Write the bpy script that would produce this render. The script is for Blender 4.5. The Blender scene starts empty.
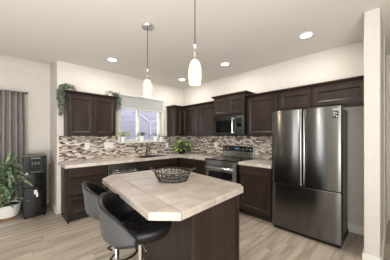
import bpy, bmesh, math, random
from mathutils import Vector, Matrix
random.seed(7)
PI = math.pi
sc = bpy.context.scene
col = sc.collection

# ------------------------------------------------------------ camera
cam_d = bpy.data.cameras.new('camera')
cam = bpy.data.objects.new('camera', cam_d)
col.objects.link(cam)
cam.location = (-3.53, -4.10, 1.37)
cam.rotation_euler = (PI / 2, 0, math.radians(-44))
cam_d.sensor_width = 36
cam_d.lens = 36 * 194 / 390
cam_d.shift_y = 6 / 390
cam_d.clip_start = 0.02
sc.camera = cam

# ------------------------------------------------------------ world and exposure
world = bpy.data.worlds.new('world')
sc.world = world
world.use_nodes = True
bg = world.node_tree.nodes['Background']
bg.inputs[0].default_value = (0.97, 0.98, 1.0, 1)
bg.inputs[1].default_value = 3.0
sc.view_settings.view_transform = 'Standard'
sc.view_settings.look = 'None'
sc.view_settings.gamma = 1
sc.view_settings.use_curve_mapping = False
sc.view_settings.exposure = 0.95

DOWNLIGHT_W = 5
PENDANT_W = 2.5
H = 2.69          # kitchen ceiling
HD = 2.83         # dining ceiling


# added fill light with no real fixture, aimed at the ceiling from behind the camera
up_d = bpy.data.lights.new('ceiling_fill', 'AREA')
up_d.shape = 'RECTANGLE'
up_d.size = 3.0
up_d.size_y = 1.2
up_d.energy = 75
up_d.color = (1.0, 0.97, 0.93)
up = bpy.data.objects.new('ceiling_fill', up_d)
col.objects.link(up)
up.location = (-4.4, -4.9, 0.9)
up.rotation_euler = (PI - 0.35, 0, -0.6)

# ------------------------------------------------------------ materials
def mat(name, color=(0.8, 0.8, 0.8), rough=0.5, metal=0.0, spec=0.5, emit=None, estr=0.0):
    m = bpy.data.materials.new(name)
    m.use_nodes = True
    b = m.node_tree.nodes['Principled BSDF']
    b.inputs['Base Color'].default_value = (*color, 1)
    b.inputs['Roughness'].default_value = rough
    b.inputs['Metallic'].default_value = metal
    b.inputs['Specular IOR Level'].default_value = spec
    if emit:
        b.inputs['Emission Color'].default_value = (*emit, 1)
        b.inputs['Emission Strength'].default_value = estr
    return m


def nodes(m):
    nt = m.node_tree
    return nt, nt.nodes['Principled BSDF']


def N(nt, typ, **kw):
    n = nt.nodes.new(typ)
    for k, v in kw.items():
        setattr(n, k, v)
    return n


def mathn(nt, op, a, b=None, c=None):
    n = nt.nodes.new('ShaderNodeMath')
    n.operation = op
    for i, v in enumerate((a, b, c)):
        if v is None:
            continue
        if isinstance(v, (int, float)):
            n.inputs[i].default_value = v
        else:
            nt.links.new(v, n.inputs[i])
    return n.outputs[0]


def coords(nt, scale=(1, 1, 1), rot=(0, 0, 0), kind='Object'):
    tc = nt.nodes.new('ShaderNodeTexCoord')
    mp = nt.nodes.new('ShaderNodeMapping')
    mp.inputs['Scale'].default_value = scale
    mp.inputs['Rotation'].default_value = rot
    nt.links.new(tc.outputs[kind], mp.inputs[0])
    return mp.outputs[0]


def ramp(nt, fac, stops, interp='LINEAR'):
    r = nt.nodes.new('ShaderNodeValToRGB')
    r.color_ramp.interpolation = interp
    el = r.color_ramp.elements
    while len(el) < len(stops):
        el.new(0.5)
    for e, (p, c) in zip(el, stops):
        e.position = p
        e.color = (*c, 1)
    nt.links.new(fac, r.inputs[0])
    return r.outputs[0]


def noisy(name, c1, c2, scale=(4, 4, 4), nscale=1.0, detail=4, rough=0.5, metal=0.0, bump=0.0, spec=0.5, lo=0.35, hi=0.65):
    m = mat(name, c1, rough, metal, spec)
    nt, b = nodes(m)
    n = N(nt, 'ShaderNodeTexNoise')
    n.inputs['Scale'].default_value = nscale
    n.inputs['Detail'].default_value = detail
    nt.links.new(coords(nt, scale), n.inputs['Vector'])
    nt.links.new(ramp(nt, n.outputs['Fac'], [(lo, c1), (hi, c2)]), b.inputs['Base Color'])
    if bump:
        bp = N(nt, 'ShaderNodeBump')
        bp.inputs['Strength'].default_value = bump
        bp.inputs['Distance'].default_value = 0.004
        nt.links.new(n.outputs['Fac'], bp.inputs['Height'])
        nt.links.new(bp.outputs[0], b.inputs['Normal'])
    return m


def grid_cells(nt, u, v, w, h, mortar, stagger):
    """cell id noise value and mortar mask for a tiling of w x h cells"""
    row = mathn(nt, 'FLOOR', mathn(nt, 'DIVIDE', v, h))
    wr = N(nt, 'ShaderNodeTexWhiteNoise', noise_dimensions='1D')
    nt.links.new(row, wr.inputs['W'])
    off = mathn(nt, 'MULTIPLY', wr.outputs['Value'], stagger)
    uu = mathn(nt, 'ADD', mathn(nt, 'DIVIDE', u, w), off)
    cell = mathn(nt, 'FLOOR', uu)
    cx = N(nt, 'ShaderNodeCombineXYZ')
    nt.links.new(cell, cx.inputs[0])
    nt.links.new(row, cx.inputs[1])
    wn = N(nt, 'ShaderNodeTexWhiteNoise', noise_dimensions='2D')
    nt.links.new(cx.outputs[0], wn.inputs['Vector'])
    fu = mathn(nt, 'FRACT', uu)
    fv = mathn(nt, 'FRACT', mathn(nt, 'DIVIDE', v, h))
    du = mathn(nt, 'MULTIPLY', mathn(nt, 'MINIMUM', fu, mathn(nt, 'SUBTRACT', 1.0, fu)), w)
    dv = mathn(nt, 'MULTIPLY', mathn(nt, 'MINIMUM', fv, mathn(nt, 'SUBTRACT', 1.0, fv)), h)
    mask = mathn(nt, 'LESS_THAN', mathn(nt, 'MINIMUM', du, dv), mortar / 2)
    return wn.outputs['Value'], mask, wn.outputs['Color']


def mixc(nt, fac, a, b):
    n = N(nt, 'ShaderNodeMix', data_type='RGBA')
    for sock, v in ((n.inputs[0], fac), (n.inputs[6], a), (n.inputs[7], b)):
        if isinstance(v, tuple):
            sock.default_value = (*v, 1)
        elif isinstance(v, (int, float)):
            sock.default_value = v
        else:
            nt.links.new(v, sock)
    return n.outputs[2]


def sep(nt, vec):
    s = N(nt, 'ShaderNodeSeparateXYZ')
    nt.links.new(vec, s.inputs[0])
    return s.outputs


def mosaic(name, axis):
    m = mat(name, rough=0.3)
    nt, b = nodes(m)
    s = sep(nt, coords(nt))
    val, mask, _ = grid_cells(nt, s[axis], s[2], 0.072, 0.0245, 0.003, 1.0)
    c = ramp(nt, val, [(0.0, (0.055, 0.036, 0.026)), (0.15, (0.62, 0.55, 0.46)), (0.34, (0.22, 0.17, 0.135)),
                       (0.48, (0.40, 0.35, 0.30)), (0.62, (0.14, 0.12, 0.11)), (0.74, (0.72, 0.67, 0.60)), (0.88, (0.31, 0.26, 0.21))], 'CONSTANT')
    nt.links.new(mixc(nt, mask, c, (0.42, 0.37, 0.32)), b.inputs['Base Color'])
    nt.links.new(mathn(nt, 'MULTIPLY_ADD', mask, 0.5, 0.22), b.inputs['Roughness'])
    return m


def planks():
    m = mat('oak plank floor', rough=0.42)
    nt, b = nodes(m)
    co = coords(nt)
    s = sep(nt, co)
    val, mask, rc = grid_cells(nt, s[0], s[1], 1.25, 0.18, 0.003, 1.0)
    n = N(nt, 'ShaderNodeTexNoise')
    n.inputs['Scale'].default_value = 1.0
    n.inputs['Detail'].default_value = 5
    v = N(nt, 'ShaderNodeVectorMath', operation='ADD')
    nt.links.new(coords(nt, (1.3, 16, 1)), v.inputs[0])
    vs = N(nt, 'ShaderNodeVectorMath', operation='SCALE')
    nt.links.new(rc, vs.inputs[0])
    vs.inputs['Scale'].default_value = 30
    nt.links.new(vs.outputs[0], v.inputs[1])
    nt.links.new(v.outputs[0], n.inputs['Vector'])
    base = ramp(nt, val, [(0.0, (0.40, 0.345, 0.28)), (0.5, (0.465, 0.405, 0.335)), (1.0, (0.52, 0.46, 0.385))])
    grain = ramp(nt, n.outputs['Fac'], [(0.32, (0.62, 0.58, 0.54)), (0.62, (1.04, 1.03, 1.02))])
    mul = N(nt, 'ShaderNodeMix', data_type='RGBA', blend_type='MULTIPLY')
    mul.inputs[0].default_value = 1
    nt.links.new(base, mul.inputs[6])
    nt.links.new(grain, mul.inputs[7])
    nt.links.new(mixc(nt, mask, mul.outputs[2], (0.16, 0.12, 0.09)), b.inputs['Base Color'])
    return m


def island_tile():
    m = mat('beige ceramic tile', rough=0.25)
    nt, b = nodes(m)
    s = sep(nt, coords(nt))
    val, mask, rc = grid_cells(nt, mathn(nt, 'MULTIPLY_ADD', s[1], -0.11, mathn(nt, 'ADD', s[0], 10.03)), mathn(nt, 'ADD', s[1], 10.34), 0.33, 0.33, 0.009, 0.0)
    n = N(nt, 'ShaderNodeTexNoise')
    n.inputs['Scale'].default_value = 7
    n.inputs['Detail'].default_value = 5
    nt.links.new(coords(nt), n.inputs['Vector'])
    c = ramp(nt, n.outputs['Fac'], [(0.3, (0.33, 0.285, 0.24)), (0.5, (0.43, 0.38, 0.33)), (0.72, (0.52, 0.47, 0.42))])
    c2 = mixc(nt, mathn(nt, 'MULTIPLY', val, 0.35), c, (0.36, 0.31, 0.265))
    nt.links.new(mixc(nt, mask, c2, (0.20, 0.17, 0.145)), b.inputs['Base Color'])
    nt.links.new(mathn(nt, 'MULTIPLY_ADD', mask, 0.4, 0.24), b.inputs['Roughness'])
    return m


def glass_mat():
    m = bpy.data.materials.new('window glass')
    m.use_nodes = True
    nt = m.node_tree
    nt.nodes.clear()
    o = N(nt, 'ShaderNodeOutputMaterial')
    t = N(nt, 'ShaderNodeBsdfTransparent')
    g = N(nt, 'ShaderNodeBsdfGlossy')
    g.inputs['Roughness'].default_value = 0.02
    f = N(nt, 'ShaderNodeFresnel')
    mx = N(nt, 'ShaderNodeMixShader')
    nt.links.new(f.outputs[0], mx.inputs[0])
    nt.links.new(t.outputs[0], mx.inputs[1])
    nt.links.new(g.outputs[0], mx.inputs[2])
    nt.links.new(mx.outputs[0], o.inputs[0])
    return m


def shade_mat():
    m = mat('speckled opal glass', (0.9, 0.84, 0.74), 0.25)
    nt, b = nodes(m)
    v = N(nt, 'ShaderNodeTexVoronoi')
    v.inputs['Scale'].default_value = 70
    nt.links.new(coords(nt), v.inputs['Vector'])
    c = ramp(nt, v.outputs['Distance'], [(0.2, (1.0, 0.90, 0.74)), (0.6, (0.70, 0.54, 0.36))])
    nt.links.new(c, b.inputs['Emission Color'])
    b.inputs['Emission Strength'].default_value = 0.3
    nt.links.new(ramp(nt, v.outputs['Distance'], [(0.25, (0.72, 0.66, 0.57)), (0.6, (0.42, 0.34, 0.25))]), b.inputs['Base Color'])
    return m


def stainless(name, c, rough):
    m = mat(name, c, rough, 1.0)
    nt, b = nodes(m)
    n = N(nt, 'ShaderNodeTexNoise')
    n.inputs['Scale'].default_value = 1
    n.inputs['Detail'].default_value = 3
    nt.links.new(coords(nt, (3, 3, 160)), n.inputs['Vector'])
    nt.links.new(mathn(nt, 'MULTIPLY_ADD', n.outputs['Fac'], 0.08, rough - 0.04), b.inputs['Roughness'])
    b.inputs['Anisotropic'].default_value = 0.85
    b.inputs['Anisotropic Rotation'].default_value = 0.25
    tg = N(nt, 'ShaderNodeTangent', direction_type='RADIAL', axis='Z')
    nt.links.new(tg.outputs[0], b.inputs['Tangent'])
    return m


M = {}
M['wall'] = noisy('warm beige wall paint', (0.61, 0.575, 0.525), (0.63, 0.595, 0.545), nscale=3, rough=0.75)
M['ceiling'] = noisy('beige ceiling paint', (0.70, 0.67, 0.625), (0.72, 0.69, 0.645), nscale=6, rough=0.85)
M['trim'] = mat('white trim paint', (0.78, 0.76, 0.72), 0.4)
M['floor'] = planks()
M['wood'] = noisy('espresso stained wood', (0.014, 0.008, 0.0055), (0.032, 0.019, 0.013), (14, 14, 1.6), 1.0, 5, rough=0.4, bump=0.08, spec=0.33)
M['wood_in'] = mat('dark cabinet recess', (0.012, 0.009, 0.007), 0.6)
M['wood_h'] = noisy('espresso drawer wood', (0.014, 0.008, 0.0055), (0.032, 0.019, 0.013), (1.6, 14, 14), 1.0, 5, rough=0.4, bump=0.08, spec=0.33)
M['counter'] = noisy('grey beige stone laminate', (0.50, 0.45, 0.39), (0.68, 0.63, 0.57), (5, 5, 5), 1.5, 7, rough=0.25)
M['mosaic_x'] = mosaic('mosaic stick tile', 0)
M['mosaic_y'] = mosaic('mosaic stick tile across', 1)
M['tile'] = island_tile()
M['steel'] = stainless('brushed dark stainless steel', (0.17, 0.17, 0.17), 0.19)
M['steel_l'] = stainless('brushed stainless steel', (0.40, 0.397, 0.393), 0.2)
M['steel_d'] = stainless('black stainless steel', (0.15, 0.15, 0.152), 0.22)
M['chrome'] = mat('chrome', (0.8, 0.8, 0.8), 0.08, 1.0)
M['canopy_metal'] = mat('polished nickel', (0.75, 0.73, 0.70), 0.18, 1.0)
M['nickel'] = mat('satin nickel', (0.55, 0.53, 0.50), 0.25, 1.0)
M['black_gloss'] = mat('black glass', (0.005, 0.005, 0.0055), 0.05)
M['black'] = mat('black plastic', (0.008, 0.008, 0.0085), 0.22, spec=0.35)
M['black_metal'] = mat('black painted metal', (0.012, 0.012, 0.012), 0.4)
M['grey_case'] = mat('dark grey appliance case', (0.13, 0.128, 0.122), 0.45)
M['leather'] = noisy('black leather', (0.006, 0.006, 0.0065), (0.01, 0.01, 0.0105), (60, 60, 60), 1, 3, rough=0.36, bump=0.1, spec=0.3)
M['leather_seat'] = noisy('glossy black leather', (0.006, 0.006, 0.0065), (0.01, 0.01, 0.0105), (60, 60, 60), 1, 3, rough=0.2, bump=0.05)
M['leather_sheen'] = noisy('black leather with grey sheen colour', (0.045, 0.045, 0.047), (0.055, 0.055, 0.057), (60, 60, 60), 1, 3, rough=0.42, bump=0.1)  # black leather on the outer shell, its grey reflection put into the base colour
M['white'] = mat('white plastic', (0.8, 0.79, 0.76), 0.35)
M['ceramic'] = mat('white glazed ceramic', (0.82, 0.81, 0.79), 0.25)
M['blind'] = mat('white blind slats', (0.62, 0.62, 0.615), 0.5)
M['glass'] = glass_mat()
M['shade'] = shade_mat()
M['crystal'] = mat('clear crystal', (0.95, 0.95, 0.95), 0.05)
M['crystal'].node_tree.nodes['Principled BSDF'].inputs['Transmission Weight'].default_value = 0.7
M['lamp'] = mat('downlight lens', (1, 1, 1), 0.5, emit=(1.0, 0.95, 0.87), estr=6)
M['curtain'] = noisy('grey curtain cloth', (0.27, 0.25, 0.238), (0.335, 0.313, 0.298), (40, 40, 40), 3, 3, rough=0.85)
M['leaf'] = noisy('green leaf', (0.055, 0.13, 0.035), (0.12, 0.23, 0.06), (15, 15, 15), 1, 2, rough=0.4)
M['leaf_stripe'] = noisy('variegated leaf', (0.06, 0.15, 0.055), (0.50, 0.58, 0.38), (22, 22, 9), 1, 2, rough=0.35, lo=0.42, hi=0.66)
M['leaf_dark'] = noisy('dark green leaf', (0.022, 0.07, 0.03), (0.06, 0.13, 0.05), (15, 15, 15), 1, 2, rough=0.4)
M['leaf_lime'] = noisy('lime green leaf', (0.34, 0.52, 0.06), (0.52, 0.66, 0.18), (12, 12, 12), 1, 2, rough=0.4)
M['leaf_grey'] = noisy('grey green leaf', (0.19, 0.25, 0.19), (0.38, 0.44, 0.36), (20, 20, 20), 1, 2, rough=0.55)
M['stem'] = mat('plant stem', (0.11, 0.10, 0.05), 0.7)
M['soil'] = mat('potting soil', (0.03, 0.022, 0.016), 0.95)
M['terracotta'] = mat('brown wood', (0.24, 0.125, 0.065), 0.55)
M['siding'] = noisy('lavender grey siding', (0.14, 0.14, 0.178), (0.18, 0.18, 0.222), (1, 1, 7), 1, 2, rough=0.8)
M['board_paint'] = mat('grey board paint', (0.235, 0.235, 0.27), 0.6)
M['roof'] = noisy('grey shingle', (0.10, 0.10, 0.115), (0.17, 0.17, 0.19), (6, 6, 6), 1, 3, rough=0.9)
M['fence'] = noisy('pale fence wood', (0.22, 0.185, 0.19), (0.28, 0.24, 0.24), (7, 7, 1), 1, 3, rough=0.8)
M['gravel'] = noisy('grey gravel', (0.16, 0.155, 0.145), (0.24, 0.235, 0.22), (6, 6, 6), 1, 4, rough=0.9)
M['display'] = mat('blue display', (0.01, 0.02, 0.03), 0.2, emit=(0.25, 0.55, 0.9), estr=0.15)
M['paper'] = mat('white paper', (0.8, 0.8, 0.78), 0.6)
M['sticker'] = mat('silver sticker', (0.55, 0.55, 0.55), 0.4)


# ------------------------------------------------------------ geometry helpers
class MB:
    def __init__(s):
        s.bm = bmesh.new()

    def box(s, x0, x1, y0, y1, z0, z1):
        v = [s.bm.verts.new(p) for p in ((x0, y0, z0), (x1, y0, z0), (x1, y1, z0), (x0, y1, z0), (x0, y0, z1), (x1, y0, z1), (x1, y1, z1), (x0, y1, z1))]
        for f in ((0, 3, 2, 1), (4, 5, 6, 7), (0, 1, 5, 4), (1, 2, 6, 5), (2, 3, 7, 6), (3, 0, 4, 7)):
            s.bm.faces.new([v[i] for i in f])
        return s

    def frustum(s, r0, z0, r1, z1):
        """r = (x0,x1,y0,y1)"""
        v = []
        for r, z in ((r0, z0), (r1, z1)):
            v += [s.bm.verts.new(p) for p in ((r[0], r[2], z), (r[1], r[2], z), (r[1], r[3], z), (r[0], r[3], z))]
        for f in ((0, 3, 2, 1), (4, 5, 6, 7), (0, 1, 5, 4), (1, 2, 6, 5), (2, 3, 7, 6), (3, 0, 4, 7)):
            s.bm.faces.new([v[i] for i in f])
        return s

    def prism(s, pts, z0, z1):
        a = [s.bm.verts.new((x, y, z0)) for x, y in pts]
        b = [s.bm.verts.new((x, y, z1)) for x, y in pts]
        n = len(pts)
        s.bm.faces.new(a[::-1])
        s.bm.faces.new(b)
        for i in range(n):
            s.bm.faces.new((a[i], a[(i + 1) % n], b[(i + 1) % n], b[i]))
        return s

    def lathe(s, prof, c=(0, 0, 0), n=24, ax='z'):
        rings = []
        for r, z in prof:
            ring = []
            if r < 1e-6:
                pts = [(0, 0, z)]
            else:
                pts = [(r * math.cos(2 * PI * k / n), r * math.sin(2 * PI * k / n), z) for k in range(n)]
            for p in pts:
                if ax == 'y':
                    p = (p[0], p[2], -p[1])
                elif ax == 'x':
                    p = (p[2], p[0], p[1])
                ring.append(s.bm.verts.new((p[0] + c[0], p[1] + c[1], p[2] + c[2])))
            rings.append(ring)
        for a, b in zip(rings, rings[1:]):
            for k in range(n):
                q = [a[k % len(a)], a[(k + 1) % len(a)], b[(k + 1) % len(b)], b[k % len(b)]]
                u = []
                for w in q:
                    if w not in u:
                        u.append(w)
                if len(u) > 2:
                    s.bm.faces.new(u)
        return s

    def cyl(s, x, y, z0, z1, r, n=20):
        return s.lathe([(0, z0), (r, z0), (r, z1), (0, z1)], (x, y, 0), n)

    def tube(s, pts, r, n=8, closed=False, taper=None):
        pts = [Vector(p) for p in pts]
        rings = []
        m = len(pts)
        up = None
        for i, p in enumerate(pts):
            if closed:
                t = pts[(i + 1) % m] - pts[i - 1]
            else:
                t = pts[min(i + 1, m - 1)] - pts[max(i - 1, 0)]
            if t.length < 1e-9:
                t = Vector((0, 0, 1))
            t.normalize()
            if up is None:
                up = Vector((0, 0, 1)) if abs(t.z) < 0.9 else Vector((1, 0, 0))
            a = t.cross(up)
            if a.length < 1e-6:
                a = t.cross(Vector((0.3, 1, 0.2)))
            a.normalize()
            b = a.cross(t)
            up = b
            rr = r if taper is None else r + (taper - r) * i / max(1, m - 1)
            rings.append([s.bm.verts.new(p + a * rr * math.cos(2 * PI * k / n) + b * rr * math.sin(2 * PI * k / n)) for k in range(n)])
        pairs = list(zip(rings, rings[1:])) + ([(rings[-1], rings[0])] if closed else [])
        for a, b in pairs:
            for k in range(n):
                s.bm.faces.new((a[k], a[(k + 1) % n], b[(k + 1) % n], b[k]))
        if not closed:
            s.bm.faces.new(rings[0][::-1])
            s.bm.faces.new(rings[-1])
        return s

    def grid(s, rows, wrap=False):
        vs = [[s.bm.verts.new(p) for p in r] for r in rows]
        for a, b in zip(vs, vs[1:]):
            n = len(a)
            for k in range(n if wrap else n - 1):
                s.bm.faces.new((a[k], a[(k + 1) % n], b[(k + 1) % n], b[k]))
        return s

    def leaf(s, base, direction, length, width, droop=0.3, fold=0.15, seg=4, shape=None):
        d = Vector(direction).normalized()
        side = d.cross(Vector((0, 0, 1)))
        if side.length < 1e-3:
            side = Vector((1, 0, 0))
        side.normalize()
        p = Vector(base)
        rows = []
        for i in range(seg + 1):
            t = i / seg
            w = width * 0.5 * (shape(t) if shape else math.sin(PI * min(1, 0.12 + 0.88 * t)) ** 0.8)
            nrm = side.cross(d)
            rows.append([p - side * w + nrm * w * fold, p.copy(), p + side * w + nrm * w * fold])
            d = (d + Vector((0, 0, -droop / seg))).normalized()
            p = p + d * (length / seg)
        return s.grid(rows)

    def build(s, name, m, parent=None, bevel=0.0, smooth=False, seg=2, solid=0.0, loc=None, angle=35):
        bmesh.ops.recalc_face_normals(s.bm, faces=s.bm.faces)
        me = bpy.data.meshes.new(name)
        s.bm.to_mesh(me)
        s.bm.free()
        me.materials.append(M[m])
        o = bpy.data.objects.new(name, me)
        col.objects.link(o)
        if parent:
            o.parent = parent
        if loc:
            o.location = loc
        if smooth:
            for p in me.polygons:
                p.use_smooth = True
            me.set_sharp_from_angle(angle=math.radians(angle))
        if solid:
            md = o.modifiers.new('solidify', 'SOLIDIFY')
            md.thickness = solid
            md.offset = 0
        if bevel:
            md = o.modifiers.new('bevel', 'BEVEL')
            md.width = bevel
            md.segments = seg
            md.limit_method = 'ANGLE'
        return o


def tag(o, label, cat=None, group=None, kind=None):
    if label:
        o['label'] = label
    if cat:
        o['category'] = cat
    if group:
        o['group'] = group
    if kind:
        o['kind'] = kind
    return o


def thing(name, label, cat, loc=(0, 0, 0), rz=0.0, group=None):
    o = bpy.data.objects.new(name, None)
    o.empty_display_size = 0.05
    col.objects.link(o)
    o.location = loc
    o.rotation_euler = (0, 0, rz)
    return tag(o, label, cat, group)


def structure(o, label=None):
    o['kind'] = 'structure'
    if label:
        o['label'] = label
    return o


def copy_tree(o, parent=None):
    c = o.copy()
    col.objects.link(c)
    c.parent = parent
    for ch in [q for q in col.objects if q.parent == o]:
        copy_tree(ch, c)
    return c


RW = -PI / 2      # things on the right wall: local x runs towards the viewer, local -y into the room

# ------------------------------------------------------------ the setting
structure(MB().box(-6.3, 3.0, -5.4, 1.0, -0.12, 0).build('floor', 'floor'), 'light oak plank floor')
structure(MB().box(-6.3, 3.0, -5.4, 0.2, H, H + 0.2).box(-6.3, -2.75, 0.2, 0.98, HD, HD + 0.12).build('ceiling', 'ceiling'), 'beige painted ceiling')

# back wall with the window opening, its left end wraps round into the dining side
WX0, WX1, WZ0, WZ1 = -1.80, -0.745, 1.245, 2.22
w = MB()
w.box(-2.84, WX0, 0, 0.16, 0, H)
w.box(WX1, 0.16, 0, 0.16, 0, H)
w.box(WX0, WX1, 0, 0.16, 0, WZ0)
w.box(WX0, WX1, 0, 0.16, WZ1, H)
structure(w.build('wall_back', 'wall'), 'beige wall behind the sink with a window')
structure(MB().box(-2.91, -2.75, 0.0004, 0.80, 0, HD).build('wall_end', 'wall', bevel=0.02, seg=3), 'rounded end of the beige kitchen wall')
# dining wall, with a window beyond the left edge of the photograph
w = MB()
w.box(-3.85, -2.75, 0.80, 0.96, 0, HD)
w.box(-6.3, -5.45, 0.80, 0.96, 0, HD)
w.box(-5.45, -3.85, 0.80, 0.96, 2.05, HD)
structure(w.build('wall_dining', 'wall'), 'beige dining wall behind the curtain')
structure(MB().box(0, 0.16, -4.0, 0.16, 0, H).build('wall_right', 'wall'), 'beige wall behind the range and refrigerator')
structure(MB().box(-0.80, 0.95, -3.99, -3.862, 0, H).build('wall_near', 'wall', bevel=0.012, seg=3), 'beige stub wall beside the refrigerator')
structure(MB().box(0.95, 1.1, -6.0, -3.862, 0, H).build('wall_hall', 'wall'), 'beige hall wall past the stub wall')
w = MB()
w.box(-6.46, -6.3, -5.4, -4.6, 0, HD)
w.box(-6.46, -6.3, -3.9, -2.3, 0, HD)
w.box(-6.46, -6.3, -1.7, 0.96, 0, HD)
w.box(-6.46, -6.3, -4.6, -3.9, 2.2, HD)
w.box(-6.46, -6.3, -2.3, -1.7, 2.2, HD)
structure(w.build('wall_left', 'wall'), 'beige left wall with tall glazed openings')
structure(MB().box(-3.3, 3.0, -5.5, -5.4, 0, H + 0.1).build('wall_rear_blocker', 'wall'), 'added unseen beige wall behind the camera, blocking rear daylight')  # unseen wall added to block rear daylight and darken the stub wall side
w = MB()
w.box(-0.815, -0.80, -4.005, -3.85, 0, 0.125)
w.box(-0.815, 0.95, -4.005, -3.99, 0, 0.125)
w.box(-0.80, -0.0, -3.862, -3.85, 0, 0.125)
structure(w.build('baseboard_near', 'trim', bevel=0.004), 'white baseboard round the stub wall')
structure(MB().box(-0.014, 0, -3.85, -2.90, 0, 0.125).build('baseboard_right', 'trim', bevel=0.004), 'white baseboard beside the refrigerator')
structure(MB().box(-2.924, -2.91, -0.01, 0.786, 0, 0.09).box(-3.85, -2.91, 0.786, 0.80, 0, 0.09).build('baseboard_dining', 'trim', bevel=0.004), 'white baseboard in the dining corner')

# mosaic backsplash
w = MB()
w.box(-2.885, -1.845, -0.009, 0, 0.92, 1.37)
w.box(-1.845, -0.70, -0.009, 0, 0.92, 1.22)
w.box(-0.70, 0, -0.009, 0, 0.92, 1.37)
structure(w.build('trim_1', 'mosaic_x'), 'brown and cream mosaic tile backsplash behind the sink')
structure(MB().box(-0.009, 0, -2.80, -0.009, 0.92, 1.40).build('trim_2', 'mosaic_y'), 'brown and cream mosaic tile backsplash behind the range')

# the window
wf = MB()
for x0, x1, z0, z1 in ((WX0, WX0 + 0.045, WZ0, WZ1), (WX1 - 0.045, WX1, WZ0, WZ1), (WX0, WX1, WZ0, WZ0 + 0.045), (WX0, WX1, WZ1 - 0.045, WZ1)):
    wf.box(x0, x1, 0.06, 0.13, z0, z1)
win = structure(wf.build('window_1', 'white', bevel=0.004), 'white vinyl sliding window above the sink')
WM = -1.345
MB().box(WM - 0.03, WM + 0.03, 0.065, 0.12, WZ0 + 0.04, WZ1 - 0.04).build('mullion', 'white', win, bevel=0.004)
MB().box(WX0 + 0.045, WM - 0.03, 0.09, 0.096, WZ0 + 0.045, WZ1 - 0.045).build('window_pane', 'glass', win)
MB().box(WM + 0.03, WX1 - 0.045, 0.09, 0.096, WZ0 + 0.045, WZ1 - 0.045).build('window_pane', 'glass', win)
MB().box(-1.845, -0.70, -0.10, 0.06, 1.22, 1.245).build('window_sill', 'trim', win, bevel=0.005)
w = MB()
w.box(WX0 - 0.05, WX0, -0.012, 0.0, 1.245, WZ1 + 0.05)
w.box(WX1, WX1 + 0.05, -0.012, 0.0, 1.245, WZ1 + 0.05)
w.box(WX0 - 0.05, WX1 + 0.05, -0.012, 0.0, WZ1, WZ1 + 0.05)
w.build('window_casing', 'trim', win, bevel=0.003)

# glazed door on the dining wall, behind the curtain and beyond the left edge of the photograph
gd = MB()
for x0, x1, z0, z1 in ((-5.45, -5.39, 0, 2.05), (-3.91, -3.85, 0, 2.05), (-5.39, -3.91, 0, 0.07), (-5.39, -3.91, 1.98, 2.05), (-4.68, -4.62, 0.07, 1.98)):
    gd.box(x0, x1, 0.84, 0.92, z0, z1)
gdo = structure(gd.build('door_1', 'white', bevel=0.004), 'white framed sliding glass door behind the curtain')
MB().box(-5.39, -4.68, 0.875, 0.881, 0.07, 1.98).build('door_pane', 'glass', gdo)
MB().box(-4.62, -3.91, 0.875, 0.881, 0.07, 1.98).build('door_pane', 'glass', gdo)

# outside, seen through the window
structure(MB().box(-12, 14, 1.0, 16, -0.35, -0.3).build('ground', 'gravel'), 'grey gravel ground outside the window')


def house():
    t = thing('neighbor_house', 'lavender grey house seen outside through the sink window', 'house', (0, 4.2, -0.3))
    MB().box(-3.0, 5.5, 0, 5, 0, 5.6).build('siding_wall', 'siding', t)
    for (x0, z0, x1, z1) in ((0.75, 2.75, 1.45, 2.32), (1.45, 2.32, 1.45, 0.6), (1.45, 2.32, 2.6, 2.75), (-0.9, 2.2, 0.1, 2.65)):
        b = MB()
        dx, dz = x1 - x0, z1 - z0
        L = math.hypot(dx, dz)
        nx, nz = -dz / L * 0.035, dx / L * 0.035
        p = [(x0 + nx, z0 + nz), (x1 + nx, z1 + nz), (x1 - nx, z1 - nz), (x0 - nx, z0 - nz)]
        a = [b.bm.verts.new((x, -0.03, z)) for x, z in p]
        c = [b.bm.verts.new((x, 0.01, z)) for x, z in p]
        b.bm.faces.new(a)
        b.bm.faces.new(c[::-1])
        for i in range(4):
            b.bm.faces.new((a[i], a[(i + 1) % 4], c[(i + 1) % 4], c[i]))
        b.build('trim_board', 'board_paint', t)
    r = MB()
    r.prism([(-3.4, -0.4), (5.9, -0.4), (5.9, 5.4), (-3.4, 5.4)], 5.6, 5.75)
    r.build('roof', 'roof', t)


house()
f = thing('fence', 'pale board fence outside below the sink window', 'fence', (0, 3.2, -0.3))
b = MB()
for k in range(50):
    b.box(-2.5 + k * 0.14, -2.5 + k * 0.14 + 0.132, 0, 0.02, 0, 1.45)
b.build('boards', 'fence', f)
MB().box(-2.5, 4.5, 0.02, 0.06, 1.2, 1.3).box(-2.5, 4.5, 0.02, 0.06, 0.3, 0.4).build('rail', 'fence', f)


# ------------------------------------------------------------ cabinets
def door(parent, x0, x1, y, z0, z1, name='door', m='wood', fr=0.055, t=0.02):
    """framed recessed panel facing -y, back at y, front at y-t"""
    b = MB()
    loops = []
    for ins, yy in ((0, y), (0, y - t + 0.004), (0.004, y - t), (fr, y - t), (fr + 0.006, y - t + 0.004), (fr + 0.018, y - t + 0.011)):
        loops.append([b.bm.verts.new(p) for p in ((x0 + ins, yy, z0 + ins), (x1 - ins, yy, z0 + ins), (x1 - ins, yy, z1 - ins), (x0 + ins, yy, z1 - ins))])
    b.bm.faces.new(loops[0])
    for p, q in zip(loops, loops[1:]):
        for k in range(4):
            b.bm.faces.new((p[k], p[(k + 1) % 4], q[(k + 1) % 4], q[k]))
    b.bm.faces.new(loops[-1])
    return b.build(name, m, parent)


def slab_drawer(parent, x0, x1, y, z0, z1):
    return MB().box(x0, x1, y - 0.02, y, z0, z1).build('drawer', 'wood_h', parent, bevel=0.004)


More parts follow.
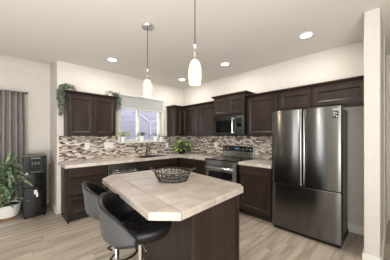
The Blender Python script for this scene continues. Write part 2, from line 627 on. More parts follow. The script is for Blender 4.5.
def crown(parent, w, d, z, pl=0.0, pr=0.0, h=0.055, pj=0.04):
    b = MB()
    b.box(0 - (0.006 if pl else 0), w + (0.006 if pr else 0), -d - 0.006, 0, z, z + 0.014)
    b.frustum((-(0.01 if pl else 0), w + (0.01 if pr else 0), -d - 0.01, 0), z + 0.014, (-pl, w + pr, -d - pj, 0), z + h - 0.014)
    b.box(-pl, w + pr, -d - pj, 0, z + h - 0.014, z + h)
    b.build('crown_molding', 'wood_h', parent)


def wall_cabinet(label, loc, rz, w, h, d, doors, pl=0.0, pr=0.0, crown_on=True, x_from=0.0, inset=0.012):
    t = thing('wall_cabinet', label, 'cabinet', loc, rz)
    MB().box(0, w, -d, 0, 0, h).build('body', 'wood', t)
    n = doors
    span = (w - x_from - 2 * inset - (n - 1) * 0.006) / n
    for k in range(n):
        x0 = x_from + inset + k * (span + 0.006)
        door(t, x0, x0 + span, -d, 0.012, h - 0.015)
    if crown_on:
        crown(t, w, d, h, pl, pr)
    return t


UZ = 1.37
UD = 0.31
wall_cabinet('dark two-door wall cabinet left of the sink window', (-2.815, -0.001, UZ), 0, 0.80, 0.705, UD, 2, 0.04, 0.04)
# corner on the back wall: its end panel faces the window
wall_cabinet('dark narrow wall cabinet in the corner, right of the sink window', (-0.575, -0.001, UZ), 0, 0.24, 0.70, UD, 1, 0.04, 0.0)
wall_cabinet('dark wall cabinet on the right wall nearest the room corner', (-0.001, -0.0, UZ), RW, 0.885, 0.70, UD, 1, 0, 0, True, 0.335)
wall_cabinet('dark single-door wall cabinet left of the microwave', (-0.001, -0.888, UZ), RW, 0.52, 0.70, UD, 1, 0, 0)
wall_cabinet('dark raised two-door cabinet directly above the microwave', (-0.001, -1.412, 1.775), RW, 0.755, 0.37, 0.37, 2, 0.045, 0.045)
wall_cabinet('dark single-door wall cabinet between microwave and refrigerator', (-0.001, -2.17, UZ), RW, 0.585, 0.70, UD, 1, 0, 0)
wall_cabinet('dark short cabinet above the left refrigerator door', (-0.001, -2.758, 1.785), RW, 0.49, 0.285, UD, 1, 0, 0)
wall_cabinet('dark short cabinet above the right refrigerator door, by the stub wall', (-0.001, -3.251, 1.785), RW, 0.607, 0.285, UD, 1, 0, 0)


def base_cabinet(label, loc, rz, w, layout, d=0.56, end_l=False, hollow=False):
    """layout: list of (kind, x0, x1, z0, z1)"""
    t = thing('base_cabinet', label, 'cabinet', loc, rz)
    if hollow:
        MB().box(0, 0.018, -d, 0, 0.10, 0.868).box(w - 0.018, w, -d, 0, 0.10, 0.868).box(0.018, w - 0.018, -d, -d + 0.018, 0.10, 0.868).box(0.018, w - 0.018, -0.012, 0, 0.10, 0.868).box(0.018, w - 0.018, -d + 0.018, -0.012, 0.10, 0.118).build('body', 'wood', t)
    else:
        MB().box(0, w, -d, 0, 0.10, 0.868).build('body', 'wood', t)
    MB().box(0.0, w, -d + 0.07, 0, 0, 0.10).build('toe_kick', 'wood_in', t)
    if end_l:
        MB().box(-0.012, 0.0, -d, 0, 0.0, 0.868).build('end_panel', 'wood', t)
    for kind, x0, x1, z0, z1 in layout:
        if kind == 'door':
            door(t, x0, x1, -d, z0, z1)
        elif kind == 'panel':
            door(t, x0, x1, -d, z0, z1, 'drawer', 'wood_h', 0.045)
        else:
            slab_drawer(t, x0, x1, -d, z0, z1)
    return t


BD = 0.545
base_cabinet('dark three-drawer base cabinet at the left end of the sink counter', (-2.845, -0.010, 0), 0, 0.585,
             [('slab', 0.012, 0.573, 0.715, 0.85), ('panel', 0.012, 0.573, 0.42, 0.70), ('panel', 0.012, 0.573, 0.125, 0.405)], BD, True)
base_cabinet('dark sink base cabinet with two doors, right of the dishwasher', (-1.652, -0.010, 0), 0, 0.93,
             [('slab', 0.012, 0.918, 0.715, 0.85), ('door', 0.012, 0.462, 0.125, 0.70), ('door', 0.468, 0.918, 0.125, 0.70)], BD, False, True)
base_cabinet('dark blind corner base cabinet under the leafy counter plant', (-0.719, -0.010, 0), 0, 0.70,
             [('door', 0.012, 0.10, 0.125, 0.85)], BD)
base_cabinet('dark drawer base cabinet between corner and range', (-0.010, -0.578, 0), RW, 0.83,
             [('slab', 0.012, 0.818, 0.715, 0.85), ('panel', 0.012, 0.818, 0.42, 0.70), ('panel', 0.012, 0.818, 0.125, 0.405)], 0.59)
base_cabinet('dark base cabinet with one door between range and refrigerator', (-0.010, -2.19, 0), RW, 0.575,
             [('slab', 0.012, 0.563, 0.71, 0.85), ('door', 0.012, 0.563, 0.125, 0.695)], 0.59)

# dishwasher
dw = thing('dishwasher', 'dark stainless dishwasher under the counter left of the sink', 'dishwasher', (-2.256, -0.010, 0))
MB().box(0.0, 0.60, -0.53, 0, 0.0, 0.866).build('body', 'black', dw)
MB().box(0.005, 0.595, -0.567, -0.531, 0.11, 0.745).build('door', 'steel_d', dw, bevel=0.004)
MB().box(0.005, 0.595, -0.567, -0.531, 0.75, 0.862).build('control_panel', 'steel_d', dw, bevel=0.004)
hb = MB().tube([(0.06, -0.60, 0.705), (0.54, -0.60, 0.705)], 0.011, 10)
hb.box(0.07, 0.09, -0.60, -0.566, 0.697, 0.713).box(0.51, 0.53, -0.60, -0.566, 0.697, 0.713)
hb.build('handle', 'steel_l', dw, smooth=True)

# countertops
ct = MB()
CF = -0.60
SX0, SX1, SY0, SY1 = -1.56, -0.84, -0.50, -0.10
ct.box(-2.90, SX0, CF, -0.010, 0.870, 0.92)
ct.box(SX1, -0.010, CF, -0.010, 0.870, 0.92)
ct.box(SX0, SX1, CF, SY0, 0.870, 0.92)
ct.box(SX0, SX1, SY1, -0.010, 0.870, 0.92)
ct.box(-0.645, -0.010, -1.408, CF, 0.870, 0.92)
tag(ct.build('countertop', 'counter', bevel=0.0), 'long grey beige L-shaped countertop under the sink window', 'countertop')
tag(MB().box(-0.645, -0.010, -2.775, -2.188, 0.870, 0.92).build('countertop', 'counter', bevel=0.006), 'short grey beige countertop between range and refrigerator', 'countertop')

# sink and faucet
sk = MB()
sk.box(SX0, SX1, SY0, SY0 + 0.004, 0.73, 0.919).box(SX0, SX1, SY1 - 0.004, SY1, 0.73, 0.919)
sk.box(SX0, SX0 + 0.004, SY0, SY1, 0.73, 0.919).box(SX1 - 0.004, SX1, SY0, SY1, 0.73, 0.919)
sk.box(SX0, SX1, SY0, SY1, 0.726, 0.73)
sink = tag(sk.build('sink', 'steel_l'), 'steel sink basin set in the counter below the window', 'sink')
MB().cyl(-1.2, -0.3, 0.7305, 0.734, 0.04).build('drain', 'chrome', sink, smooth=True)
fa = thing('faucet', 'small black faucet behind the sink', 'faucet', (-1.20, -0.06, 0.92))
MB().cyl(0, 0, 0, 0.02, 0.028).build('base', 'black_metal', fa, smooth=True)
MB().tube([(0, 0, 0.018), (0, 0, 0.15)] + [(0, -0.07 + 0.07 * math.cos(a), 0.15 + 0.07 * math.sin(a)) for a in [k * PI / 8 for k in range(1, 9)]] + [(0, -0.14, 0.10)], 0.011, 10).build('spout', 'black_metal', fa, smooth=True)
MB().tube([(0.02, 0, 0.05), (0.075, 0, 0.085)], 0.006).build('handle', 'black_metal', fa, smooth=True)

# ------------------------------------------------------------ microwave
mw = thing('microwave', 'stainless over-the-range microwave under the raised cabinet', 'microwave', (-0.011, -1.415, 1.375), RW)
MW, MH = 0.75, 0.395
MB().box(0, MW, -0.36, 0, 0, MH).build('body', 'black', mw)
mf = MB()
mf.box(0.004, 0.545, -0.40, -0.361, 0.02, 0.06).box(0.004, 0.545, -0.40, -0.361, 0.30, MH - 0.006)
mf.box(0.004, 0.06, -0.40, -0.361, 0.06, 0.30).box(0.47, 0.545, -0.40, -0.361, 0.06, 0.30)
md_ = mf.build('door', 'steel', mw, bevel=0.002)
MB().box(0.06, 0.47, -0.396, -0.362, 0.06, 0.30).build('window', 'black_gloss', md_)
hb = MB().tube([(0.515, -0.435, 0.05), (0.515, -0.44, 0.19), (0.515, -0.435, 0.345)], 0.011, 10)
hb.box(0.508, 0.522, -0.435, -0.399, 0.055, 0.075).box(0.508, 0.522, -0.435, -0.399, 0.32, 0.34)
hb.build('handle', 'chrome', md_, smooth=True)
cp = MB().box(0.551, MW - 0.004, -0.40, -0.361, 0.02, MH - 0.006).build('control_panel', 'steel', mw, bevel=0.002)
MB().box(0.58, 0.70, -0.4015, -0.40, 0.17, 0.33).build('keypad', 'black_gloss', cp)
MB().box(0.60, 0.68, -0.4025, -0.4015, 0.28, 0.31).build('display', 'black', cp)
MB().box(0.02, MW - 0.02, -0.365, -0.05, -0.004, 0.0).build('vent_grille', 'black_metal', mw)

# ------------------------------------------------------------ range
rg = thing('range', 'freestanding stainless electric range with black glass cooktop', 'range', (-0.012, -1.418, 0), RW)
RWd = 0.755
MB().box(0, RWd, -0.60, 0, 0.02, 0.905).build('body', 'black', rg)
MB().box(0, RWd, -0.655, -0.02, 0.906, 0.925).build('cooktop', 'black_gloss', rg, bevel=0.004)
for x, y, r in ((0.19, -0.47, 0.095), (0.57, -0.47, 0.11), (0.19, -0.2, 0.085), (0.57, -0.2, 0.085)):
    MB().lathe([(r, 0.9252), (r, 0.9258), (r - 0.006, 0.9258), (r - 0.006, 0.9252)], (x, y, 0), 28).build('burner_ring', 'grey_case', rg)
bgd = MB().prism([(0, 0), (RWd, 0), (RWd, -0.07), (0, -0.07)], 0.926, 1.165).build('backguard', 'steel_l', rg, bevel=0.006)
MB().box(0.008, RWd - 0.008, -0.074, -0.07, 1.05, 1.155).build('panel', 'black_gloss', bgd)
MB().box(0.32, 0.43, -0.0755, -0.074, 1.095, 1.125).build('display', 'display', bgd)
for x in (0.07, 0.16, 0.54, 0.62, 0.70):
    MB().lathe([(0, -0.074), (0.024, -0.074), (0.021, -0.10), (0, -0.10)], (x, 0, 1.10), 16, 'y').build('knob', 'steel_l', bgd, smooth=True)
of = MB()
of.box(0.004, RWd - 0.004, -0.655, -0.601, 0.70, 0.80).box(0.004, RWd - 0.004, -0.655, -0.601, 0.26, 0.34)
of.box(0.004, 0.09, -0.655, -0.601, 0.34, 0.70).box(RWd - 0.09, RWd - 0.004, -0.655, -0.601, 0.34, 0.70)
od = of.build('oven_door', 'steel_l', rg, bevel=0.002)
MB().box(0.09, RWd - 0.09, -0.652, -0.602, 0.34, 0.70).build('window', 'black_gloss', od)
hb = MB().tube([(0.04, -0.70, 0.765), (RWd - 0.04, -0.70, 0.765)], 0.013, 10)
hb.box(0.06, 0.085, -0.70, -0.654, 0.757, 0.773).box(RWd - 0.085, RWd - 0.06, -0.70, -0.654, 0.757, 0.773)
hb.build('handle', 'chrome', od, smooth=True)
MB().box(0.004, RWd - 0.004, -0.655, -0.601, 0.807, 0.903).build('front_panel', 'steel_l', rg, bevel=0.002)
MB().box(0.004, RWd - 0.004, -0.655, -0.601, 0.06, 0.253).build('drawer', 'steel_l', rg, bevel=0.003)

# ------------------------------------------------------------ refrigerator
fr = thing('refrigerator', 'large dark stainless french-door refrigerator', 'refrigerator', (-0.03, -2.795, 0), RW)
FW, FZ = 0.862, 1.735
MB().box(0.02, FW - 0.03, -0.57, -0.04, 0.03, FZ - 0.01).build('case', 'grey_case', fr, bevel=0.006)
MB().box(0.02, FW - 0.02, -0.60, -0.05, 0.0, 0.06).build('base_grille', 'black', fr)


def fridge_face(name, x0, x1, z0, z1, m='steel', yb=-0.575, t=0.055, bulge=0.018, full=(0.0, FW)):
    b = MB()
    n = 22
    pts = []
    cr = 0.022
    for k in range(n + 1):
        u = k / n
        x = x0 + (x1 - x0) * u
        c = (x - full[0]) / (full[1] - full[0]) * 2 - 1
        y = yb - t - bulge * (1 - c * c)
        e = min(x - x0, x1 - x)
        if e < cr:
            y += cr - math.sqrt(max(0, cr * cr - (cr - e) ** 2))
        pts.append((x, y))
    # denser samples at the rounded edges
    ed = []
    for s_ in (0.0, 0.002, 0.006, 0.012):
        ed.append(s_)
    pts2 = []
    xs = sorted(set([x0 + e for e in ed] + [x1 - e for e in ed] + [p[0] for p in pts[1:-1]]))
    for x in xs:
        c = (x - full[0]) / (full[1] - full[0]) * 2 - 1
        y = yb - t - bulge * (1 - c * c)
        e = min(x - x0, x1 - x)
        if e < cr:
            y += cr - math.sqrt(max(0, cr * cr - (cr - e) ** 2))
        pts2.append((x, y))
    poly = [(x0, yb)] + pts2 + [(x1, yb)]
    b.prism(poly[::-1], z0, z1)
    return b.build(name, m, fr, smooth=True, angle=40)


FD0 = 0.695
dl = fridge_face('door', 0.0, 0.428, FD0, FZ, bulge=0.014, full=(-0.02, 0.448))
dr = fridge_face('door', 0.434, FW, FD0, FZ, bulge=0.014, full=(0.414, FW + 0.02))
dz = fridge_face('freezer_drawer', 0.0, FW, 0.055, 0.675, bulge=0.02)
MB().box(0.01, FW - 0.01, -0.60, -0.571, 0.674, 0.697).build('handle_recess', 'black', fr)


hl = MB()
hl.prism([(0.02 + (FW - 0.04) * k / 16, -0.635 - 0.02 * (1 - (k / 8 - 1) ** 2)) for k in range(17)] + [(FW - 0.02, -0.60), (0.02, -0.60)], 0.674, 0.682)
hl.build('handle_lip', 'steel_l', dz)


def bow_handle(parent, x, sgn):
    b = MB()
    rows = []
    z0, z1 = FD0 + 0.02, FZ - 0.02
    for k in range(25):
        u = k / 24
        z = z0 + (z1 - z0) * u
        q = math.sin(PI * u) ** 0.7
        wv = 0.010 + 0.018 * q
        xc = x + sgn * (0.012 + 0.006 * q)
        yf = -0.632 - 0.020 * q
        ring = []
        for a in range(12):
            an = 2 * PI * a / 12
            ring.append((xc + wv * 0.5 * math.cos(an), yf + 0.012 * math.sin(an), z))
        rows.append(ring)
    b.grid(rows, wrap=True)
    b.bm.faces.new([v for v in b.bm.verts][:12][::-1])
    b.bm.verts.ensure_lookup_table()
    b.bm.faces.new([b.bm.verts[i] for i in range(24 * 12, 25 * 12)])
    return b.build('handle', 'steel_l', parent, smooth=True)


bow_handle(dl, 0.428, -1)
bow_handle(dr, 0.434, 1)
nm = MB().box(0.735, 0.825, -0.6405, -0.628, 1.690, 1.700)
nm.build('name_plate', 'sticker', dr)
st = MB().box(0.765, 0.825, -0.6400, -0.628, 1.590, 1.668).build('sticker', 'black', dr)
w = MB()
for dx, z in ((0.775, 1.648), (0.797, 1.640), (0.778, 1.618), (0.803, 1.602)):
    w.box(dx, dx + 0.014, -0.6412, -0.6400, z, z + 0.012)
w.build('print', 'paper', st)

# ------------------------------------------------------------ island
# the top is a clipped rectangle
ISL = [(-2.935, -3.085), (-2.80, -3.225), (-2.03, -3.165), (-1.955, -3.09), (-1.835, -2.02), (-1.965, -1.86), (-2.67, -1.80), (-2.812, -1.945)]
it = MB().prism(ISL, 0.868, 0.92).build('island_countertop', 'tile', bevel=0.008, seg=2)
tag(it, 'beige tiled island top with clipped corners', 'countertop')
isl = thing('kitchen_island', 'dark wood island base under the beige tiled top', 'island', (0, 0, 0))
IB = [(-2.66, -3.185), (-2.085, -3.145), (-1.93, -1.93), (-2.50, -1.90)]
MB().prism([(-2.66, -3.185), (-2.085, -3.145), (-2.087, -3.12), (-2.662, -3.16)], 0.0, 0.8665).build('end_panel', 'wood', isl, bevel=0.003)
MB().prism([(-2.54, -3.1505), (-2.088, -3.1195), (-1.93, -1.93), (-2.42, -1.90)], 0.0, 0.8665).build('body', 'wood', isl, bevel=0.004)


def slab_along(p, q, z0, z1, t, out):
    (x0, y0), (x1, y1) = p, q
    dx, dy = x1 - x0, y1 - y0
    L = math.hypot(dx, dy)
    nx, ny = dy / L * out, -dx / L * out
    return [(x0, y0), (x1, y1), (x1 + nx * t, y1 + ny * t), (x0 + nx * t, y0 + ny * t)], z0, z1


def lerp(p, q, a):
    return (p[0] + (q[0] - p[0]) * a, p[1] + (q[1] - p[1]) * a)


for a0, a1 in ((0.0, 0.025), (0.955, 1.0)):
    MB().prism(*slab_along(lerp(IB[0], IB[1], a0), lerp(IB[0], IB[1], a1), 0.0, 0.866, 0.012, 1)).build('corner_trim', 'wood', isl)

# ------------------------------------------------------------ bar stools
def foot(th):
    """seat outline radius, front at +x"""
    a, b = 0.228, 0.215
    n = 2.6
    c, s_ = abs(math.cos(th)), abs(math.sin(th))
    return ((c / a) ** n + (s_ / b) ** n) ** (-1 / n)


BACK = 1.5          # half angle the backrest wraps round


def rim_h(ph):
    """top of the backrest above the seat, ph = angle from straight back"""
    return 0.218 * max(0.0, 1 - abs(ph / BACK) ** 2.3)


def make_stool(label, loc, rz):
    t = thing('bar_stool', label, 'bar stool', loc, rz, None)
    SZ = 0.728
    nth = 56
    ths = [2 * PI * k / nth for k in range(nth)]

    def ring(sc_, z):
        return [(foot(th) * sc_ * math.cos(th), foot(th) * sc_ * math.sin(th), SZ + z + 0.018 * math.cos(th) * (1 if z > -0.04 else 0.4)) for th in ths]

    b = MB().grid([ring(k, z) for k, z in ((0.3, -0.075), (0.7, -0.073), (0.88, -0.06), (0.97, -0.035), (1.0, -0.012), (0.98, 0.006), (0.92, 0.016), (0.8, 0.016), (0.3, 0.012))], wrap=True)
    b.bm.verts.ensure_lookup_table()
    b.bm.faces.new([b.bm.verts[i] for i in range(nth)])
    b.bm.faces.new([b.bm.verts[i] for i in range(8 * nth, 9 * nth)])
    b.build('seat', 'leather', t, smooth=True, angle=60)

    def back_pt(ph, v, off):
        th = PI + ph
        h = rim_h(ph)
        z = -0.072 + (0.072 + h) * v
        lean = 1.0 + 0.42 * max(0, z) * math.cos(ph * 0.5)
        under = 0.0 if v > 0.25 else 0.22 * (1 - v / 0.25) ** 1.5
        r = foot(th) * (lean - under) + off
        return (r * math.cos(th), r * math.sin(th), SZ + z)
    kv = lambda v: 0.55 + 0.45 * math.sin(min(v / 0.5, 1) * PI / 2)
    phs = [-BACK * 0.985 + 2 * BACK * 0.985 * k / 40 for k in range(41)]
    vs = [0, 0.08, 0.16, 0.25, 0.4, 0.55, 0.7, 0.85, 1.0]
    outer = [[back_pt(p * kv(v), v, 0.030) for p in phs] for v in vs]
    inner = [[back_pt(p * kv(v), v, 0.004) for p in phs] for v in vs]
    MB().grid(outer).build('backrest_shell', 'leather_sheen', t, smooth=True, angle=70)
    edge = MB().grid([outer[-1], inner[-1]])
    edge.grid(inner[::-1])
    for e in (0, -1):
        edge.grid([[r[e] for r in outer], [r[e] for r in inner]])
    edge.build('backrest_lining', 'leather', t, smooth=True, angle=50)
    rim = [back_pt(p, 1.0, 0.024) for p in phs]
    lo = [outer[i][-1] for i in range(len(vs) - 2, -1, -1)]
    hi = [outer[i][0] for i in range(0, len(vs) - 1)]
    MB().tube(hi + rim + lo, 0.008, 8).build('piping', 'leather', t, smooth=True)
    # quilted seat cushion
    rows = []
    for i in range(13):
        rr = 0.86 * (1 - i / 12)
        row = []
        for th in ths:
            x, y = foot(th) * rr * math.cos(th), foot(th) * rr * math.sin(th)
            q = abs(math.sin(x * PI / 0.085)) ** 0.5 * abs(math.sin(y * PI / 0.085)) ** 0.5
            z = 0.016 + 0.009 * q * min(1, (1 - rr / 0.86) * 5) + 0.02 * x / 0.2 * 0.9 + (0.0 if i else -0.01)
            row.append((x, y, SZ + z))
        rows.append(row)
    MB().grid(rows, wrap=True).build('seat_cushion', 'leather_seat', t, smooth=True, angle=80)
    MB().cyl(0, 0, 0.012, 0.40, 0.030, 24).build('pole', 'chrome', t, smooth=True)
    MB().cyl(0, 0, 0.40, SZ - 0.070, 0.017, 24).build('piston', 'chrome', t, smooth=True)
    MB().box(-0.09, 0.09, -0.09, 0.09, SZ - 0.086, SZ - 0.072).build('mounting_plate', 'black_metal', t, bevel=0.004)
    MB().lathe([(0, 0), (0.20, 0), (0.20, 0.008), (0.12, 0.018), (0.045, 0.03), (0.032, 0.05), (0, 0.05)], n=40).build('base', 'chrome', t, smooth=True)
    fb = MB().tube([(0.15 * math.cos(a) + 0.05, 0.16 * math.sin(a), 0.26) for a in [-2.4 + 4.8 * k / 24 for k in range(25)]], 0.010, 8)
    fb.tube([(0, 0, 0.26), (-0.06, 0.101, 0.26)], 0.009, 8).tube([(0, 0, 0.26), (-0.06, -0.101, 0.26)], 0.009, 8)
    fb.build('footrest', 'black_metal', t, smooth=True)
    MB().tube([(0.0, -0.02, SZ - 0.09), (0.03, -0.14, SZ - 0.10), (0.04, -0.18, SZ - 0.11)], 0.005, 8).build('lever', 'chrome', t, smooth=True)
    return t


s1 = make_stool('black leather bucket bar stool nearest the camera, at the front of the island', (-2.825, -2.79, 0), math.radians(-30))
s2 = copy_tree(s1)
s2.location = (-2.785, -2.24, 0)
s2.rotation_euler = (0, 0, math.radians(-15))
s2['label'] = 'black leather bucket bar stool farther from the camera, behind the other stool'
for o in (s1, s2):
    o['group'] = 'black bar stools at the island'

# ------------------------------------------------------------ wire basket
bk = thing('wire_basket', 'round black wire scroll basket with two handles on the island top', 'basket', (-2.312, -2.512, 0.921))
b = MB()
b.tube([(0.165 * math.cos(a), 0.165 * math.sin(a), 0.098) for a in [2 * PI * k / 40 for k in range(40)]], 0.006, 6, True)
b.tube([(0.148 * math.cos(a), 0.148 * math.sin(a), 0.05) for a in [2 * PI * k / 40 for k in range(40)]], 0.0035, 6, True)
b.tube([(0.125 * math.cos(a), 0.125 * math.sin(a), 0.006) for a in [2 * PI * k / 40 for k in range(40)]], 0.006, 6, True)
b.build('hoops', 'black_metal', bk, smooth=True)
b = MB()


def basket_pt(a, v):
    r = 0.125 + 0.04 * v ** 0.8
    return (r * math.cos(a), r * math.sin(a), 0.006 + 0.092 * v)


for k in range(14):
    a0 = 2 * PI * k / 14
    for sg in (1, -1):
        pts = []
        for i in range(13):
            ph = i / 12 * 2.2 * PI
            rr = 1 - 0.62 * i / 12
            pts.append(basket_pt(a0 + sg * 0.19 * rr * math.sin(ph), 0.74 - 0.25 * rr * math.cos(ph)))
        b.tube(pts, 0.0034, 5)
    b.tube([basket_pt(a0, v) for v in (0, 0.25, 0.5)], 0.003, 5)
    b.tube([basket_pt(a0, 0.0), basket_pt(a0 + 0.224, 0.3), basket_pt(a0 + 0.449, 0.0)], 0.0028, 5)
b.build('scrolls', 'black_metal', bk, smooth=True)
b = MB()
for k in range(8):
    a = PI * k / 8
    b.tube([(0.125 * math.cos(a), 0.125 * math.sin(a), 0.006), (-0.125 * math.cos(a), -0.125 * math.sin(a), 0.006)], 0.0025, 5)
b.build('floor_wires', 'black_metal', bk, smooth=True)
for a in (math.radians(-44), math.radians(136)):
    ca, sa = math.cos(a), math.sin(a)
    pts = []
    for i in range(13):
        q = -1 + 2 * i / 12
        out = 0.165 + 0.035 * (1 - q * q)
        lat = 0.05 * q
        pts.append((out * ca - lat * sa, out * sa + lat * ca, 0.098 + 0.03 * (1 - q ** 4)))
    MB().tube(pts, 0.005, 6).build('handle', 'black_metal', bk, smooth=True)

bk.scale = (1.15, 1.15, 0.95)

# ------------------------------------------------------------ pendants and downlights
def pendant(label, x, y, zb):
    t = thing('pendant_lamp', label, 'lamp', (x, y, H), 0, 'speckled glass pendants above the island')
    d = zb - H
    MB().lathe([(0, 0), (0.075, 0), (0.075, -0.014), (0.068, -0.026), (0.012, -0.026), (0, -0.026)], n=28).build('canopy', 'canopy_metal', t, smooth=True)
    MB().tube([(0, 0, -0.02), (0, 0, d + 0.33)], 0.0035, 8).build('cord', 'black', t)
    MB().lathe([(0, d + 0.335), (0.009, d + 0.33), (0.013, d + 0.312), (0.009, d + 0.295), (0, d + 0.29)], n=10).build('crystal', 'crystal', t)
    MB().lathe([(0, d + 0.295), (0.006, d + 0.29), (0.012, d + 0.262), (0.020, d + 0.255), (0.022, d + 0.205), (0.028, d + 0.196), (0, d + 0.194)], n=18).build('socket', 'nickel', t, smooth=True)
    MB().tube([(0.02, 0, d + 0.225), (-0.034, 0, d + 0.225)], 0.005, 8).build('thumb_screw', 'nickel', t)
    prof = [(0.026, 0.194), (0.036, 0.186), (0.045, 0.165), (0.052, 0.135), (0.056, 0.10), (0.057, 0.07), (0.055, 0.04), (0.050, 0.012), (0.047, 0.0), (0.044, 0.0), (0.050, 0.04), (0.052, 0.07), (0.051, 0.10), (0.04, 0.165), (0.02, 0.19)]
    MB().lathe([(r, z + d) for r, z in prof], n=32).build('shade', 'shade', t, smooth=True)
    MB().lathe([(0, d + 0.165), (0.012, d + 0.16), (0.024, d + 0.12), (0.026, d + 0.10), (0.018, d + 0.078), (0, d + 0.07)], n=16).build('bulb', 'lamp', t, smooth=True)
    ld = bpy.data.lights.new('pendant_light', 'POINT')
    ld.energy = PENDANT_W
    ld.color = (1.0, 0.84, 0.64)
    ld.shadow_soft_size = 0.03
    lo = bpy.data.objects.new('pendant_light', ld)
    col.objects.link(lo)
    lo.parent = t
    lo.location = (0, 0, d - 0.02)


pendant('speckled glass pendant lamp hanging farther back, with its round chrome canopy in view', -2.325, -2.035, 1.845)
pendant('larger-looking speckled glass pendant lamp hanging nearest the camera over the island', -2.415, -2.945, 1.80)


def downlight(label, x, y):
    t = thing('recessed_light', label, 'ceiling light', (x, y, H), 0, 'recessed ceiling lights')
    MB().lathe([(0.062, 0.0), (0.085, 0.0), (0.085, -0.006), (0.066, -0.010), (0.062, -0.002)], n=32).build('trim_ring', 'white', t, smooth=True)
    MB().lathe([(0, -0.002), (0.064, -0.002), (0.064, -0.006), (0, -0.007)], n=32).build('lens', 'lamp', t, smooth=True)
    ld = bpy.data.lights.new('downlight', 'AREA')
    ld.shape = 'DISK'
    ld.size = 0.12
    ld.energy = DOWNLIGHT_W
    ld.color = (1.0, 0.95, 0.89)
    lo = bpy.data.objects.new('downlight', ld)
    col.objects.link(lo)
    lo.parent = t
    lo.location = (0, 0, -0.012)


downlight('recessed ceiling light above the sink counter, leftmost', -2.23, -0.70)
downlight('recessed ceiling light nearest the room corner', -0.60, -0.63)
downlight('recessed ceiling light in front of the microwave', -0.664, -1.925)
downlight('recessed ceiling light in front of the refrigerator, rightmost and largest', -0.725, -3.284)

# ------------------------------------------------------------ blind
bl = thing('window_blind', 'white horizontal blind half raised at the sink window', 'blind', (-1.275, -0.013, 1.955))
bw = 0.56
MB().box(-bw, bw, -0.065, 0, 0.28, 0.335).build('headrail', 'blind', bl, bevel=0.004)
b = MB()
for k in range(16):
    z = 0.028 + k * 0.016
    b.grid([[(-bw + 0.01, -0.045, z - 0.004), (bw - 0.01, -0.045, z - 0.004)], [(-bw + 0.01, -0.036, z + 0.006), (bw - 0.01, -0.036, z + 0.006)], [(-bw + 0.01, -0.020, z + 0.016), (bw - 0.01, -0.020, z + 0.016)]])
b.build('slats', 'blind', bl, solid=0.0025)
MB().box(-bw + 0.008, bw - 0.008, -0.062, -0.004, 0, 0.020).build('bottom_rail', 'blind', bl, bevel=0.004)

# ------------------------------------------------------------ outlets
def outlet(label, loc, rz, gang=1):
    t = thing('wall_outlet', label, 'outlet', loc, rz)
    wd = 0.04 * gang + (0.006 if gang > 1 else 0)
    MB().box(-wd, wd, -0.006, 0, -0.06, 0.06).build('plate', 'white', t, bevel=0.003)
    for g in range(gang):
        xc = (g - (gang - 1) / 2) * 0.046
        for z in (-0.022, 0.022):
            s_ = MB().box(xc - 0.016, xc + 0.016, -0.008, -0.006, z - 0.014, z + 0.014).build('socket', 'white', t, bevel=0.003)
            MB().box(xc - 0.008, xc - 0.005, -0.0085, -0.008, z - 0.004, z + 0.008).box(xc + 0.005, xc + 0.008, -0.0085, -0.008, z - 0.004, z + 0.008).build('slots', 'black', s_)


outlet('white wall outlet under the left wall cabinet, left of the wider one', (-2.44, -0.0095, 1.185), 0)
outlet('wide double white wall outlet under the right door of the left wall cabinet', (-2.04, -0.0095, 1.185), 0, 2)
outlet('white wall outlet right of the windowsill pots', (-0.585, -0.0095, 1.14), 0)
outlet('white wall outlet on the mosaic left of the range', (-0.0095, -1.16, 1.16), RW)

# ------------------------------------------------------------ plants
def heart(t):
    return max(0.03, math.sin(PI * (0.08 + 0.92 * t) ** 0.62))


def sill_pot(label, x, y, r, h, leafm, n, ln, seed):
    rnd = random.Random(seed)
    t = thing('potted_plant', label, 'plant', (x, y, 1.246), 0, 'white pots on the windowsill')
    MB().lathe([(0, 0), (r * 0.78, 0), (r * 0.9, h * 0.5), (r, h), (r * 0.88, h), (r * 0.86, h * 0.88), (0, h * 0.86)], n=24).build('pot', 'ceramic', t, smooth=True)
    MB().cyl(0, 0, h * 0.865, h * 0.9, r * 0.84).build('soil', 'soil', t)
    st_, lf = MB(), MB()
    for k in range(n):
        a = 2 * PI * k / n + rnd.uniform(-0.4, 0.4)
        e = rnd.uniform(0.2, 1.3)
        L = ln * rnd.uniform(0.5, 1.0)
        p1 = Vector((math.cos(a) * math.cos(e) * L, math.sin(a) * math.cos(e) * L * 0.7, h + math.sin(e) * L * 0.8))
        st_.tube([(0, 0, h * 0.85), (p1.x * 0.4, p1.y * 0.4, h + (p1.z - h) * 0.7), p1], 0.002, 5)
        lf.leaf(p1, (math.cos(a), math.sin(a), rnd.uniform(-0.2, 0.5)), ln * 0.7, ln * 0.55, 0.7, 0.2, 4, heart)
    st_.build('stem', 'stem', t)
    lf.build('leaves', leafm, t, solid=0.001)


sill_pot('lime green leafy plant in white pot, leftmost on the windowsill', -1.755, -0.045, 0.055, 0.11, 'leaf_lime', 20, 0.135, 1)
sill_pot('dark leafy plant in white pot on the sill before the middle window bar', -1.31, -0.045, 0.055, 0.12, 'leaf_dark', 13, 0.125, 2)
sill_pot('dark leafy plant in white pot, third along the windowsill', -0.955, -0.045, 0.055, 0.12, 'leaf_dark', 11, 0.105, 3)
sill_pot('small dark plant in white pot at the right end of the windowsill', -0.80, -0.05, 0.048, 0.10, 'leaf_dark', 8, 0.085, 4)

